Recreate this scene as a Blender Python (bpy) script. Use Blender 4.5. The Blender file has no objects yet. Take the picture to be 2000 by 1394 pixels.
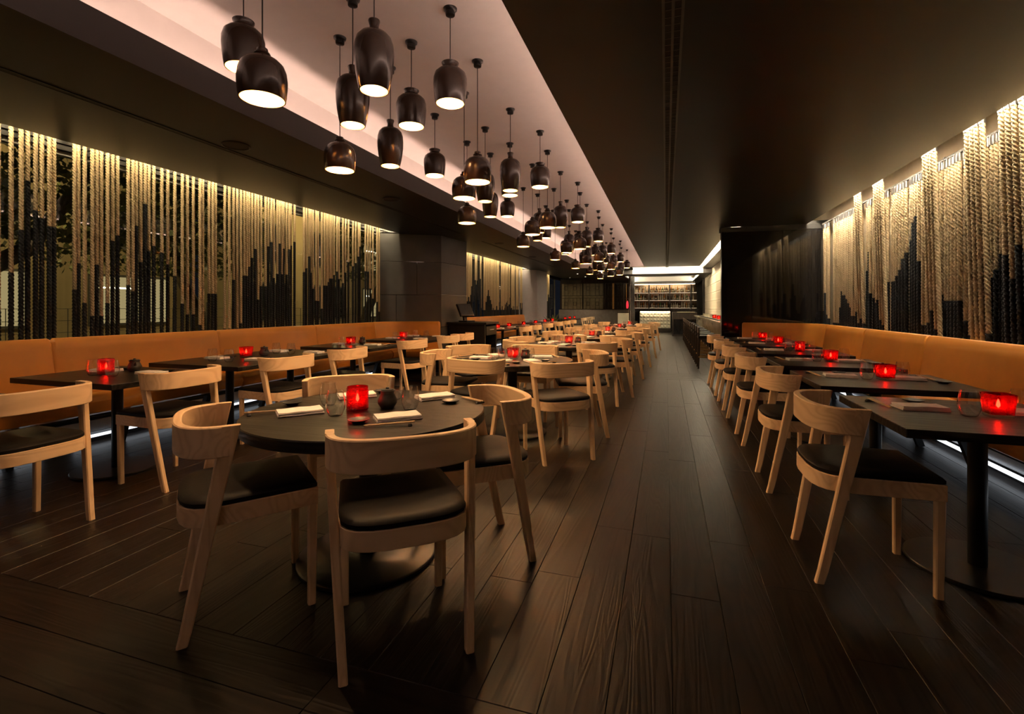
import bpy, bmesh, math, random
from math import sin, cos, pi, radians
from mathutils import Vector, Matrix
random.seed(7)
SC = bpy.context.scene
COL = SC.collection

# ------------------------------------------------------------------ camera, world, exposure
cam_d = bpy.data.cameras.new('camera'); cam = bpy.data.objects.new('camera', cam_d); COL.objects.link(cam)
cam.location = (0, 0, 1.22); cam.rotation_euler = (pi/2, 0, math.atan(301/944))
cam_d.sensor_width = 36; cam_d.sensor_fit = 'HORIZONTAL'; cam_d.lens = 944/2000*36
cam_d.shift_y = -(697-600)/2000; cam_d.clip_end = 200
SC.camera = cam
W = bpy.data.worlds.new('night_sky'); SC.world = W; W.use_nodes = True
W.node_tree.nodes['Background'].inputs[0].default_value = (.12, .14, .2, 1)
W.node_tree.nodes['Background'].inputs[1].default_value = .02
SC.view_settings.view_transform = 'Standard'; SC.view_settings.look = 'None'
SC.view_settings.gamma = 1; SC.view_settings.use_curve_mapping = False
SC.view_settings.exposure = 1.15
# light levels (each lamp is built with its fitting further down)
P_PENDANT = 11.0; P_CANDLE = .06
E_COVE = 10.5; E_RWASH = 210.0; E_LWASH = 105.0; E_BENCH = 1.0; E_BAR = 14.0; E_SLIT = 60.0
WARM = (1, .60, .27); COVE = (1, .65, .51); WASH = (1, .83, .6); COOL = (.86, .92, 1); BARW = (1, .76, .48)

# ------------------------------------------------------------------ material helpers
def nn(nt, t, **kw):
    n = nt.nodes.new(t)
    for k, v in kw.items(): setattr(n, k, v)
    return n
MATS = {}
def pm(name, col, rough=.5, metal=0., var=.15, scale=(8, 8, 8), bump=0., spec=.5, rnd=0., detail=4, coat=0.):
    m = bpy.data.materials.new(name); m.use_nodes = True; nt = m.node_tree; b = nt.nodes['Principled BSDF']
    tc = nn(nt, 'ShaderNodeTexCoord'); mp = nn(nt, 'ShaderNodeMapping'); mp.inputs['Scale'].default_value = scale
    no = nn(nt, 'ShaderNodeTexNoise'); no.inputs['Scale'].default_value = 1; no.inputs['Detail'].default_value = detail
    oi = nn(nt, 'ShaderNodeObjectInfo')
    ad = nn(nt, 'ShaderNodeVectorMath', operation='ADD'); sc = nn(nt, 'ShaderNodeVectorMath', operation='SCALE')
    cb = nn(nt, 'ShaderNodeCombineXYZ')
    for i in range(3): nt.links.new(oi.outputs['Random'], cb.inputs[i])
    nt.links.new(cb.outputs[0], sc.inputs[0]); sc.inputs['Scale'].default_value = 37
    nt.links.new(tc.outputs['Object'], mp.inputs[0]); nt.links.new(mp.outputs[0], ad.inputs[0]); nt.links.new(sc.outputs[0], ad.inputs[1])
    nt.links.new(ad.outputs[0], no.inputs['Vector'])
    rp = nn(nt, 'ShaderNodeValToRGB'); lo = [c*(1-var) for c in col]; hi = [min(1, c*(1+var)) for c in col]
    rp.color_ramp.elements[0].position = .3; rp.color_ramp.elements[1].position = .7
    rp.color_ramp.elements[0].color = (*lo, 1); rp.color_ramp.elements[1].color = (*hi, 1)
    nt.links.new(no.outputs['Fac'], rp.inputs[0])
    out = rp.outputs[0]
    if rnd:
        mr = nn(nt, 'ShaderNodeMapRange'); mr.inputs['To Min'].default_value = 1-rnd; mr.inputs['To Max'].default_value = 1+rnd
        nt.links.new(oi.outputs['Random'], mr.inputs[0])
        mx = nn(nt, 'ShaderNodeVectorMath', operation='SCALE'); nt.links.new(out, mx.inputs[0]); nt.links.new(mr.outputs[0], mx.inputs['Scale'])
        out = mx.outputs[0]
    nt.links.new(out, b.inputs['Base Color'])
    b.inputs['Roughness'].default_value = rough; b.inputs['Metallic'].default_value = metal
    b.inputs['Specular IOR Level'].default_value = spec; b.inputs['Coat Weight'].default_value = coat
    if bump:
        bp = nn(nt, 'ShaderNodeBump'); bp.inputs['Strength'].default_value = bump; bp.inputs['Distance'].default_value = .004
        nt.links.new(no.outputs['Fac'], bp.inputs['Height']); nt.links.new(bp.outputs[0], b.inputs['Normal'])
    MATS[name] = m
    return m
def wood(name, col, dark, axis, freq=14., rough=.45, spec=.4, bump=.15, rnd=.08, sharp=(.35, .75), stretch=1.2, coat=0., dist=1.6, rings=9., dd=.003, off=61.7):
    """long-grain wood: noise-warped rings running along one object axis"""
    m = bpy.data.materials.new(name); m.use_nodes = True; nt = m.node_tree; b = nt.nodes['Principled BSDF']
    tc = nn(nt, 'ShaderNodeTexCoord'); mp = nn(nt, 'ShaderNodeMapping'); s = [freq]*3; s[axis] = stretch; mp.inputs['Scale'].default_value = s
    oi = nn(nt, 'ShaderNodeObjectInfo'); cb = nn(nt, 'ShaderNodeCombineXYZ'); sc = nn(nt, 'ShaderNodeVectorMath', operation='SCALE'); sc.inputs['Scale'].default_value = off
    for i in range(3): nt.links.new(oi.outputs['Random'], cb.inputs[i])
    ad = nn(nt, 'ShaderNodeVectorMath', operation='ADD')
    nt.links.new(cb.outputs[0], sc.inputs[0]); nt.links.new(tc.outputs['Object'], mp.inputs[0]); nt.links.new(mp.outputs[0], ad.inputs[0]); nt.links.new(sc.outputs[0], ad.inputs[1])
    no = nn(nt, 'ShaderNodeTexNoise'); no.inputs['Scale'].default_value = .35; no.inputs['Detail'].default_value = 2; no.inputs['Distortion'].default_value = dist*.2
    nt.links.new(ad.outputs[0], no.inputs['Vector'])
    mu = nn(nt, 'ShaderNodeMath', operation='MULTIPLY'); mu.inputs[1].default_value = rings; nt.links.new(no.outputs['Fac'], mu.inputs[0])
    fr = nn(nt, 'ShaderNodeMath', operation='PINGPONG'); fr.inputs[1].default_value = .5; nt.links.new(mu.outputs[0], fr.inputs[0])
    db = nn(nt, 'ShaderNodeMath', operation='MULTIPLY'); db.inputs[1].default_value = 2; nt.links.new(fr.outputs[0], db.inputs[0])
    fi = nn(nt, 'ShaderNodeTexNoise'); fi.inputs['Scale'].default_value = 6; fi.inputs['Detail'].default_value = 3; nt.links.new(ad.outputs[0], fi.inputs['Vector'])
    mx = nn(nt, 'ShaderNodeMath', operation='MULTIPLY'); nt.links.new(db.outputs[0], mx.inputs[0])
    ms = nn(nt, 'ShaderNodeMath', operation='ADD'); ms.inputs[1].default_value = .45; nt.links.new(fi.outputs['Fac'], ms.inputs[0]); nt.links.new(ms.outputs[0], mx.inputs[1])
    rp = nn(nt, 'ShaderNodeValToRGB'); rp.color_ramp.elements[0].position = sharp[0]; rp.color_ramp.elements[1].position = sharp[1]
    rp.color_ramp.elements[0].color = (*dark, 1); rp.color_ramp.elements[1].color = (*col, 1); nt.links.new(mx.outputs[0], rp.inputs[0])
    mr = nn(nt, 'ShaderNodeMapRange'); mr.inputs['To Min'].default_value = 1-rnd; mr.inputs['To Max'].default_value = 1+rnd; nt.links.new(oi.outputs['Random'], mr.inputs[0])
    v = nn(nt, 'ShaderNodeVectorMath', operation='SCALE'); nt.links.new(rp.outputs[0], v.inputs[0]); nt.links.new(mr.outputs[0], v.inputs['Scale'])
    nt.links.new(v.outputs[0], b.inputs['Base Color'])
    b.inputs['Roughness'].default_value = rough; b.inputs['Specular IOR Level'].default_value = spec; b.inputs['Coat Weight'].default_value = coat
    bp = nn(nt, 'ShaderNodeBump'); bp.inputs['Strength'].default_value = bump; bp.inputs['Distance'].default_value = dd
    nt.links.new(mx.outputs[0], bp.inputs['Height']); nt.links.new(bp.outputs[0], b.inputs['Normal'])
    MATS[name] = m
    return m
def emit(name, col, strength):
    m = bpy.data.materials.new(name); m.use_nodes = True; nt = m.node_tree; nt.nodes.clear()
    o = nn(nt, 'ShaderNodeOutputMaterial'); e = nn(nt, 'ShaderNodeEmission'); e.inputs[0].default_value = (*col, 1); e.inputs[1].default_value = strength
    nt.links.new(e.outputs[0], o.inputs[0]); MATS[name] = m; return m
def thin_glass(name, tint, refl_rough=.0, boost=1.0, glow=None):
    """thin clear or tinted glass: light passes with the tint, the surface mirrors by Fresnel"""
    m = bpy.data.materials.new(name); m.use_nodes = True; nt = m.node_tree; nt.nodes.clear()
    o = nn(nt, 'ShaderNodeOutputMaterial'); t = nn(nt, 'ShaderNodeBsdfTransparent'); t.inputs[0].default_value = (*tint, 1)
    g = nn(nt, 'ShaderNodeBsdfGlossy'); g.inputs['Roughness'].default_value = refl_rough
    lw = nn(nt, 'ShaderNodeLayerWeight'); lw.inputs[0].default_value = .5
    pw_ = nn(nt, 'ShaderNodeMath', operation='POWER'); pw_.inputs[1].default_value = 4; nt.links.new(lw.outputs['Facing'], pw_.inputs[0])
    mu = nn(nt, 'ShaderNodeMath', operation='MULTIPLY_ADD'); mu.inputs[1].default_value = .55*boost; mu.inputs[2].default_value = .035*boost; mu.use_clamp = True
    nt.links.new(pw_.outputs[0], mu.inputs[0])
    if glow:
        tr = nn(nt, 'ShaderNodeBsdfTranslucent'); tr.inputs[0].default_value = (*glow, 1)
        m2 = nn(nt, 'ShaderNodeMixShader'); m2.inputs[0].default_value = .15; nt.links.new(t.outputs[0], m2.inputs[1]); nt.links.new(tr.outputs[0], m2.inputs[2]); t = m2
    mx = nn(nt, 'ShaderNodeMixShader'); nt.links.new(mu.outputs[0], mx.inputs[0]); nt.links.new(t.outputs[0], mx.inputs[1]); nt.links.new(g.outputs[0], mx.inputs[2])
    nt.links.new(mx.outputs[0], o.inputs[0]); MATS[name] = m; return m

ASH_H = wood('ash_rail', (.84, .60, .37), (.75, .515, .305), 0, freq=9, stretch=.7, rnd=.05, rings=22, sharp=(.1, .6))
ASH_V = wood('ash_leg', (.84, .60, .37), (.75, .515, .305), 2, freq=16, stretch=1.0, rnd=.05, rings=14, sharp=(.1, .6))
LEATHER = pm('black_leather', (.008, .007, .007), .5, var=.2, scale=(60, 60, 60), bump=.1, spec=.16)
PLANK = wood('stained_oak_plank', (.0125, .0082, .0064), (.005, .0035, .0028), 1, freq=17, stretch=1.3, rough=.38, spec=.27, bump=.32, rnd=.22, sharp=(.15, .62), dist=4, rings=13, dd=.0016)
SUBFLOOR = pm('floor_joint_dark', (.012, .009, .007), .8)
TABLE = wood('black_stained_oak', (.020, .017, .015), (.006, .005, .005), 0, freq=16, stretch=1.2, rough=.33, spec=.33, bump=.5, rnd=.05, rings=11, dd=.0015)
IRON = pm('black_iron', (.010, .010, .010), .32, metal=.0, spec=.35)
TAN = pm('tan_leather', (.53, .205, .028), .40, var=.07, scale=(5, 5, 5), bump=.08, spec=.45)
CEIL = pm('ceiling_dark_paint', (.016, .0155, .0145), .42, var=.05, scale=(1.5, .3, 1.5), spec=.4)
CEILW = pm('tray_white_paint', (.80, .76, .74), .7, var=.02)
FASCIA = pm('fascia_grey_paint', (.050, .045, .045), .6, var=.04)
CREAM = pm('cream_wall_paint', (.62, .53, .38), .75, var=.05)
STONE = pm('grey_slate_panel', (.058, .056, .055), .55, var=.18, scale=(2.5, 2.5, 2.5), bump=.1, rnd=.08)
STONEP = pm('mauve_plaster', (.30, .28, .31), .7, var=.05)
DARKPANEL = pm('black_lacquer_panel', (.008, .007, .007), .05, var=.1, spec=.5)
DARKWOOD = wood('dark_wenge', (.030, .018, .012), (.012, .008, .006), 2, freq=12, rough=.3)
ROPE = pm('natural_rope_fibre', (.56, .44, .27), .8, var=.18, scale=(90, 90, 30), bump=.3, spec=.2, rnd=.08)
ROPED = pm('charcoal_rope_fibre', (.020, .023, .026), .7, var=.3, scale=(90, 90, 30), bump=.3, spec=.3)
STEEL = pm('brushed_steel', (.55, .55, .56), .3, metal=1., var=.08)
BRONZE = pm('dark_bronze_lacquer', (.026, .0125, .007), .24, metal=.0, var=.25, scale=(7, 7, 7), spec=.32, coat=.06)
LINING = pm('shade_inner_amber_glow', (.50, .27, .09), .45, var=.05)  # amber tint puts the bulb's orange glow into the lining colour
CORD = pm('black_cord', (.012, .011, .011), .6)
BULB = emit('bulb_glow', (1, .66, .30), 30.0)
NAPKIN = pm('white_linen', (.84, .80, .78), .85, var=.06, scale=(40, 40, 40), bump=.15, spec=.2)
STICK = pm('pale_chopstick_wood', (.62, .44, .26), .55, var=.12, scale=(6, 60, 60))
CERAM = pm('black_ceramic', (.016, .016, .017), .35, var=.25, scale=(30, 30, 30), bump=.1)
CERAMB = pm('charcoal_stoneware', (.03, .028, .028), .5, var=.35, scale=(18, 18, 60), bump=.25)
GLASS = thin_glass('clear_glass', (.975, .98, .98), refl_rough=.06, boost=3.6)
PANE = thin_glass('window_glass', (.86, .88, .84), boost=.9)
REDG = thin_glass('red_glass', (.74, .075, .07), boost=1.6, glow=(.7, .015, .02))
WAX = pm('red_wax', (.55, .03, .03), .5)
FLAME = emit('candle_flame', (1, .5, .18), 60.0)
LEDC = emit('led_cove', COVE, E_COVE); LEDR = emit('led_right_wash', WASH, E_RWASH); LEDL = emit('led_left_wash', (1, .78, .46), E_LWASH)
LEDB = emit('led_bench_strip', COOL, E_BENCH); LEDBAR = emit('led_bar', BARW, E_BAR); LEDS = emit('led_slit', (1, .86, .58), E_SLIT)
TILEW = pm('ivory_tile', (.72, .66, .52), .35, var=.04)
BEIGE = pm('beige_relief_tile', (.66, .56, .42), .6, var=.06, scale=(3, 3, 3))
COUNTER = pm('pale_counter_stone', (.42, .37, .26), .2, var=.15)
FACADE = pm('outside_render_wall', (.46, .38, .22), .9, var=.2, scale=(.6, .6, .6))
ASPHALT = pm('pavement', (.10, .09, .075), .9, var=.3)
BARK = pm('tree_bark', (.10, .08, .05), .9, var=.4, bump=.5)
LEAF = pm('night_leaf', (.10, .12, .025), .6, var=.4)
GREYMETAL = pm('painted_metal', (.11, .11, .10), .5)
BRASS = pm('brass', (.55, .36, .14), .3, metal=1)
SCREEN = pm('dark_screen', (.02, .024, .03), .12)
BOTTLES = [pm('bottle_amber', (.42, .16, .03), .08), pm('bottle_clear', (.62, .56, .44), .06), pm('bottle_green', (.06, .13, .03), .08), pm('bottle_dark', (.05, .02, .01), .1)]
PAPERLAB = pm('paper_label', (.66, .58, .42), .7)

# ------------------------------------------------------------------ mesh helpers
def mk(name, vs, fs, mat, smooth=False):
    me = bpy.data.meshes.new(name); me.from_pydata([tuple(v) for v in vs], [], [tuple(f) for f in fs]); me.materials.append(mat)
    bm = bmesh.new(); bm.from_mesh(me); bmesh.ops.recalc_face_normals(bm, faces=bm.faces); bm.to_mesh(me); bm.free()
    if smooth:
        for p in me.polygons: p.use_smooth = True
        try: me.set_sharp_from_angle(angle=radians(38))
        except Exception: pass
    me.update(); return me
class G:
    """collects shapes for ONE mesh"""
    def __init__(s): s.v = []; s.f = []
    def add(s, vs, fs):
        o = len(s.v); s.v += [tuple(v) for v in vs]; s.f += [tuple(i+o for i in f) for f in fs]; return s
    def box(s, x0, x1, y0, y1, z0, z1, b=0.):
        if b <= 0:
            return s.add([(x0,y0,z0),(x1,y0,z0),(x1,y1,z0),(x0,y1,z0),(x0,y0,z1),(x1,y0,z1),(x1,y1,z1),(x0,y1,z1)],
                         [(0,3,2,1),(4,5,6,7),(0,1,5,4),(1,2,6,5),(2,3,7,6),(3,0,4,7)])
        def oc(i, z): return [(x0+i,y0+b+i*0,z),(x0+b,y0+i,z),(x1-b,y0+i,z),(x1-i,y0+b,z),(x1-i,y1-b,z),(x1-b,y1-i,z),(x0+b,y1-i,z),(x0+i,y1-b,z)]
        return s.loft([oc(b*.7, z0), oc(0, z0+b), oc(0, z1-b), oc(b*.7, z1)])
    def loft(s, rings, closed=True, caps=True):
        o = len(s.v); n = len(rings[0])
        for r in rings: s.v += [tuple(p) for p in r]
        for i in range(len(rings)-1):
            for j in range(n if closed else n-1):
                k = (j+1) % n
                s.f.append((o+i*n+j, o+i*n+k, o+(i+1)*n+k, o+(i+1)*n+j))
        if caps:
            s.f.append(tuple(o+j for j in reversed(range(n)))); s.f.append(tuple(o+(len(rings)-1)*n+j for j in range(n)))
        return s
    def lathe(s, prof, n=24, c=(0,0,0), closed_prof=False, caps=True):
        rings = [[(c[0]+r*cos(2*pi*j/n), c[1]+r*sin(2*pi*j/n), c[2]+z) for j in range(n)] for r, z in prof]
        if closed_prof: rings.append(rings[0]); return s.loft(rings, caps=False)
        return s.loft(rings, caps=caps)
    def tube(s, pts, r, n=6, caps=True):
        pts = [Vector(p) for p in pts]; rings = []
        for i, p in enumerate(pts):
            t = (pts[min(i+1, len(pts)-1)]-pts[max(i-1, 0)]).normalized()
            a = t.cross(Vector((0,0,1)));  a = a.normalized() if a.length > 1e-4 else Vector((1,0,0))
            b = t.cross(a).normalized(); rr = r[i] if isinstance(r, (list, tuple)) else r
            rings.append([p+a*rr*cos(2*pi*j/n)+b*rr*sin(2*pi*j/n) for j in range(n)])
        return s.loft(rings, caps=caps)
    def bar(s, p, q, w, h):
        """rectangular bar between two points, w sideways, h the other way"""
        p = Vector(p); q = Vector(q); t = (q-p).normalized(); a = t.cross(Vector((0,0,1)))
        a = a.normalized() if a.length > 1e-4 else Vector((1,0,0)); b = a.cross(t).normalized()
        sec = [a*w/2+b*h/2, -a*w/2+b*h/2, -a*w/2-b*h/2, a*w/2-b*h/2]
        return s.loft([[p+o for o in sec], [q+o for o in sec]])
    def prism(s, poly, z0, z1): return s.loft([[(x,y,z0) for x, y in poly], [(x,y,z1) for x, y in poly]])
    def mesh(s, name, mat, smooth=False): return mk(name, s.v, s.f, mat, smooth)

def link(name, data, parent=None, loc=(0,0,0), rz=0., kind=None):
    o = bpy.data.objects.new(name, data); COL.objects.link(o); o.location = loc; o.rotation_euler = (0,0,rz)
    if parent is not None: o.parent = parent
    if kind: o['kind'] = kind
    return o
def tag(o, label, cat, group=None):
    o['label'] = label; o['category'] = cat
    if group: o['group'] = group
    return o
def inst(parts, name, label, cat, loc=(0,0,0), rz=0., group=None):
    """one thing: an Empty at its base with its own part objects; parts = [(name, mesh, [subparts])], mesh data shared between copies"""
    r = tag(link(name, None, None, loc, rz), label, cat, group); r.empty_display_size = .1
    for p in parts:
        o = link(p[0], p[1], r)
        if len(p) > 2:
            for q in p[2]: link(q[0], q[1], o)
    return r
def single(name, me, label, cat, loc=(0,0,0), rz=0., group=None): return tag(link(name, me, None, loc, rz), label, cat, group)
ONES = ['', 'first', 'second', 'third', 'fourth', 'fifth', 'sixth', 'seventh', 'eighth', 'ninth', 'tenth', 'eleventh', 'twelfth', 'thirteenth', 'fourteenth', 'fifteenth', 'sixteenth', 'seventeenth', 'eighteenth', 'nineteenth']
TENS = {2: 'twent', 3: 'thirt', 4: 'fort', 5: 'fift', 6: 'sixt', 7: 'sevent', 8: 'eight', 9: 'ninet'}
def nth(i):
    h = ''
    if i > 99:
        if i == 100: return 'hundredth'
        h = 'hundred and '; i -= 100
    if i < 20: return h+ONES[i]
    t, u = divmod(i, 10)
    return h+(TENS[t]+'ieth' if u == 0 else TENS[t]+'y-'+ONES[u])
def point_light(name, loc, power, col, radius, parent=None):
    l = bpy.data.lights.new(name, 'POINT'); l.energy = power; l.color = col; l.shadow_soft_size = radius
    o = bpy.data.objects.new(name, l); COL.objects.link(o); o.location = loc
    if parent is not None: o.parent = parent
    return o
def led(name, x0, x1, y0, y1, z0, z1, mat, parent=None):
    o = link(name, G().box(x0, x1, y0, y1, z0, z1).mesh(name, mat), parent)
    return o

# ------------------------------------------------------------------ room shell
ZC = 2.65; ZU = 3.2; YB = -5.0; YE = 27.2; XL = -5.35; XR = 2.64; XB = -5.1
def struct(name, g, mat, smooth=False): return link(name, g.mesh(name, mat, smooth), kind='structure')
floor = struct('floor', G().box(XL-.1, XR+.1, YB-.1, YE+.1, -.16, -.012), SUBFLOOR)
# planks, each a piece of the floor; boards run down the room, with cross boards at the near end and across the aisle
PW = .195; GAP = .0007
plank_mesh = {}
def plank(length):
    k = round(length, 3)
    if k not in plank_mesh:
        h = k/2-GAP; w = PW/2-GAP; b = .0016
        g = G().loft([[(-w,-h,-.012),(w,-h,-.012),(w,h,-.012),(-w,h,-.012)], [(-w,-h,-b),(w,-h,-b),(w,h,-b),(-w,h,-b)], [(-w+b,-h+b,0),(w-b,-h+b,0),(w-b,h-b,0),(-w+b,h-b,0)]])
        plank_mesh[k] = g.mesh('plank', PLANK)
    return plank_mesh[k]
rest = G(); cand = []
for seg, (ya, yb) in enumerate(((1.40, 8.62), (9.42, 15.6), (15.6, 22.0), (22.0, YE))):
    n = int((XR-XL)/PW)+2
    for i in range(n):
        x = .02-PW/2+PW*(i-28)
        if x < XL or x > XR: continue
        y = ya; rng = random.Random(seg*1000+i); first = True
        while y < yb-.01:
            L = rng.choice((1.6, 1.9, 2.2)); L = L*rng.choice((.35, .6, .8)) if first else L; first = False
            L = min(L, yb-y)
            if yb-(y+L) < .3: L = yb-y
            cand.append((x, y+L/2, round(L, 3), 0)); y += L
for ya in (1.40-PW/2, 1.40-PW*1.5, 1.40-PW*2.5, 1.40-PW*3.5, 1.40-PW*4.5):
    x = XL; rng = random.Random(int(ya*100)); 
    while x < XR:
        L = min(rng.choice((1.6, 2.0, 2.3)), XR-x+.05); cand.append((x+L/2, ya, round(L, 3), 1)); x += L
for k in range(4):
    x = -3.2
    while x < 1.2:
        L = 2.2; cand.append((x+L/2, 8.62+.1+.2*k, L, 2)); x += L
def visible_size(c):
    x, y, L, k = c; d = y*.953-x*.304
    if d < .8: return 0
    px = abs((x*.953+y*.304)/d)
    return L/(d*d) if px < 1.25 else L/(d*d)*.05
cand.sort(key=visible_size, reverse=True)
for i, (x, y, L, k) in enumerate(cand):
    if i < 296:
        o = link('plank', plank(L), floor, (x, y, 0), 0 if k == 0 else pi/2)
    else:
        h = L/2-GAP; w = PW/2-GAP
        if k: rest.box(x-h, x+h, y-w, y+w, -.012, 0)
        else: rest.box(x-w, x+w, y-h, y+h, -.012, 0)
r_ = link('plank_field', rest.mesh('plank_field', PLANK), floor, kind='stuff')

# ceilings: left soffit, raised tray, right ceiling with its slots
struct('ceiling', G().box(-3.01, -2.985, YB, 17.5, ZC, 2.86).box(-3.25, -3.011, YB, 17.5, ZC+.052, ZC+.07), FASCIA)
struct('ceiling_soffit', G().box(-4.93, -3.01, YB, YE, ZC-.0, ZC+.05).box(XL, -5.22, YB, YE, ZC, ZC+.05), CEIL)
struct('ceiling_wash_slot', G().box(-5.22, -4.93, YB, YE, ZC+.2, ZC+.24).box(-4.95, -4.93, YB, YE, ZC+.05, ZC+.2).box(-5.22, -5.2, YB, YE, ZC+.05, ZC+.2), CEIL)
struct('ceiling_tray', G().box(-3.27, -.3, YB, 17.5, ZU, ZU+.05).box(-3.28, -3.25, YB, 17.5, ZC+.03, ZU).box(-.32, -.3, YB, 17.5, ZC+.05, ZU).box(-3.27, -.3, 17.5, 17.55, ZC, ZU), CEILW)
g = G().box(-.73, 1.11, YB, 17.9, ZC, ZC+.05).box(1.11, 2.30, YB, 9.42, ZC, ZC+.05).box(1.27, XR, 9.42, YE, ZC, ZC+.05)
g.box(-3.02, 1.27, 18.94, YE, ZC+.12, ZC+.17).box(-3.02, -1.2, 17.55, 18.94, ZC, ZC+.05).box(-1.2, -.73, 17.55, 17.9, ZC, ZC+.05).box(-3.02, -2.6, 18.9, YE, ZC, ZC+.05)
struct('ceiling_panel', g, CEIL)
struct('ceiling_light_slot', G().box(1.09, 1.29, 9.42, 18.9, ZC+.3, ZC+.33).box(1.27, 1.29, 9.42, 18.9, ZC+.05, ZC+.3).box(1.09, 1.11, 9.42, 17.9, ZC+.05, ZC+.3).box(1.09, 1.29, 9.4, 9.42, ZC+.05, ZC+.3)
       .box(-1.22, 1.29, 17.9, 18.92, ZC+.3, ZC+.33).box(-1.22, 1.29, 18.9, 18.94, 2.48, ZC+.3).box(-1.22, 1.09, 17.87, 17.9, ZC+.05, ZC+.3).box(-1.24, -1.2, 17.87, 18.94, ZC, ZC+.3), CEILW)
struct('ceiling_rope_slot', G().box(2.28, XR, YB, 9.42, ZC+.22, ZC+.26).box(2.285, 2.30, YB, 9.42, ZC+.05, ZC+.22), CEILW)
# walls
struct('wall_right', G().box(XR, XR+.12, YB, YE, 0, ZU), CREAM)
struct('wall_back', G().box(XL-.1, XR+.1, YB-.12, YB, 0, ZU+.1), CEILW)
struct('wall_far', G().box(XL-.1, XR+.1, YE, YE+.12, 0, ZU+.1), DARKWOOD)
struct('wall_left', G().box(XL-.12, XL+.05, YB, YE, 0, .62).box(XL-.12, XL+.05, YB, YE, ZC, ZU), GREYMETAL)
# cove strips
led('cove_light_strip', -3.08, -3.05, YB+.1, 17.4, 2.735, 2.755, LEDC)['kind'] = 'structure'
led('cove_light_strip', -.67, -.64, YB+.1, 17.4, 2.72, 2.74, LEDC)['kind'] = 'structure'
for n_, a in (('rope_wash_strip', (2.304, 2.316, 3.0, 9.3, ZC+.185, ZC+.20, LEDR)), ('window_wash_strip', (-4.965, -4.955, 1.0, 21.5, ZC+.17, ZC+.185, LEDL)),
             ('slit_light_strip', (1.13, 1.15, 9.5, 18.1, ZC+.10, ZC+.12, LEDS))):
    led(n_, *a)['kind'] = 'structure'

# ------------------------------------------------------------------ left windows, pillars, outside
def window(name, ya, yb, n):
    w = (yb-ya)/n; g = G()
    g.box(-5.33, -5.26, ya, yb, .62, .68).box(-5.33, -5.26, ya, yb, ZC-.04, ZC)
    for i in range(n+1): g.box(-5.325, -5.275, ya+w*i-.02, ya+w*i+.02, .62, ZC)
    o = struct(name, g, GREYMETAL)
    for i in range(n):
        link('pane', G().box(-5.305, -5.295, ya+w*i+.02, ya+w*(i+1)-.02, .68, ZC-.04).mesh('pane', PANE), o)
window('window_1', YB, 8.2, 4); window('window_2', 9.75, 17.4, 3); window('window_3', 19.1, 23.6, 2)
def pillar(name, poly, mat, pmat, rows, nsplit):
    """dark core clad with stone panels, joints left open"""
    ctr = Vector((sum(p[0] for p in poly)/4, sum(p[1] for p in poly)/4))
    core = struct(name, G().prism([((Vector(p)-ctr)*.985+ctr)[:] for p in poly], 0, ZC+.02), DARKPANEL)
    for e in (0, 1):
        a = Vector(poly[e]); b = Vector(poly[e+1]); t = (b-a); nrm = Vector((t.y, -t.x)).normalized()
        for ri in range(len(rows)-1):
            cuts = nsplit[ri] if e == 0 else (0, 1)
            for k in range(len(cuts)-1):
                p = a+t*cuts[k]+t.normalized()*.004; q = a+t*cuts[k+1]-t.normalized()*.004
                g = G().prism([p[:], q[:], (q-nrm*.03)[:], (p-nrm*.03)[:]], rows[ri]+.004, rows[ri+1]-.004)
                link('stone_panel', g.mesh('stone_panel', pmat), core)
pillar('wall_pillar_1', [(-5.3, 8.05), (-4.25, 8.70), (-4.15, 9.75), (-5.3, 9.75)], DARKPANEL, STONE, [.0, .83, 1.465, 2.11, ZC], [(0, .8, 1), (0, .3, 1), (0, .62, 1), (0, 1)])
pillar('wall_pillar_2', [(-5.3, 17.4), (-4.70, 17.9), (-4.60, 19.1), (-5.3, 19.1)], DARKPANEL, STONEP, [.0, ZC], [(0, 1)])
# street outside
struct('ground_outside', G().box(-30, XL-.12, -10, 40, -.4, -.05), ASPHALT)
def building(name, label, x, y0, y1, h, rows, cols, seed):
    r = random.Random(seed); t = tag(link(name, None, None, (x, y0, 0)), label, 'building')
    link('wall', G().box(-1.0, 0, 0, y1-y0, -.3, h).mesh('wall', FACADE), t)
    w = (y1-y0)/cols
    for i in range(cols):
        for j in range(rows):
            z = .7+j*2.2; ya = w*i+w*.15
            f = link('window', G().box(0, .06, ya, ya+w*.62, z, z+1.45).mesh('window', GREYMETAL), t)
            lit = r.random() < .5
            link('glazing', G().box(.05, .075, ya+.07, ya+w*.62-.07, z+.07, z+1.38).mesh('glazing', LITWIN if lit else SCREEN), f)
            if lit: link('ceiling_tube', G().box(.08, .10, ya+.2, ya+.2+w*.25, z+1.05, z+1.09).mesh('ceiling_tube', TUBE), f)
LITWIN = emit('lit_window', (.95, .72, .36), .22); TUBE = emit('tube_glow', (1, .9, .68), 5)
building('street_building', 'sand rendered building across the street behind the near ropes', -15, -2, 12, 7, 3, 4, 3)
building('street_building', 'sand rendered building farther along the street beyond the stone pillar', -14, 12.5, 30, 7, 3, 5, 5)
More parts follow.
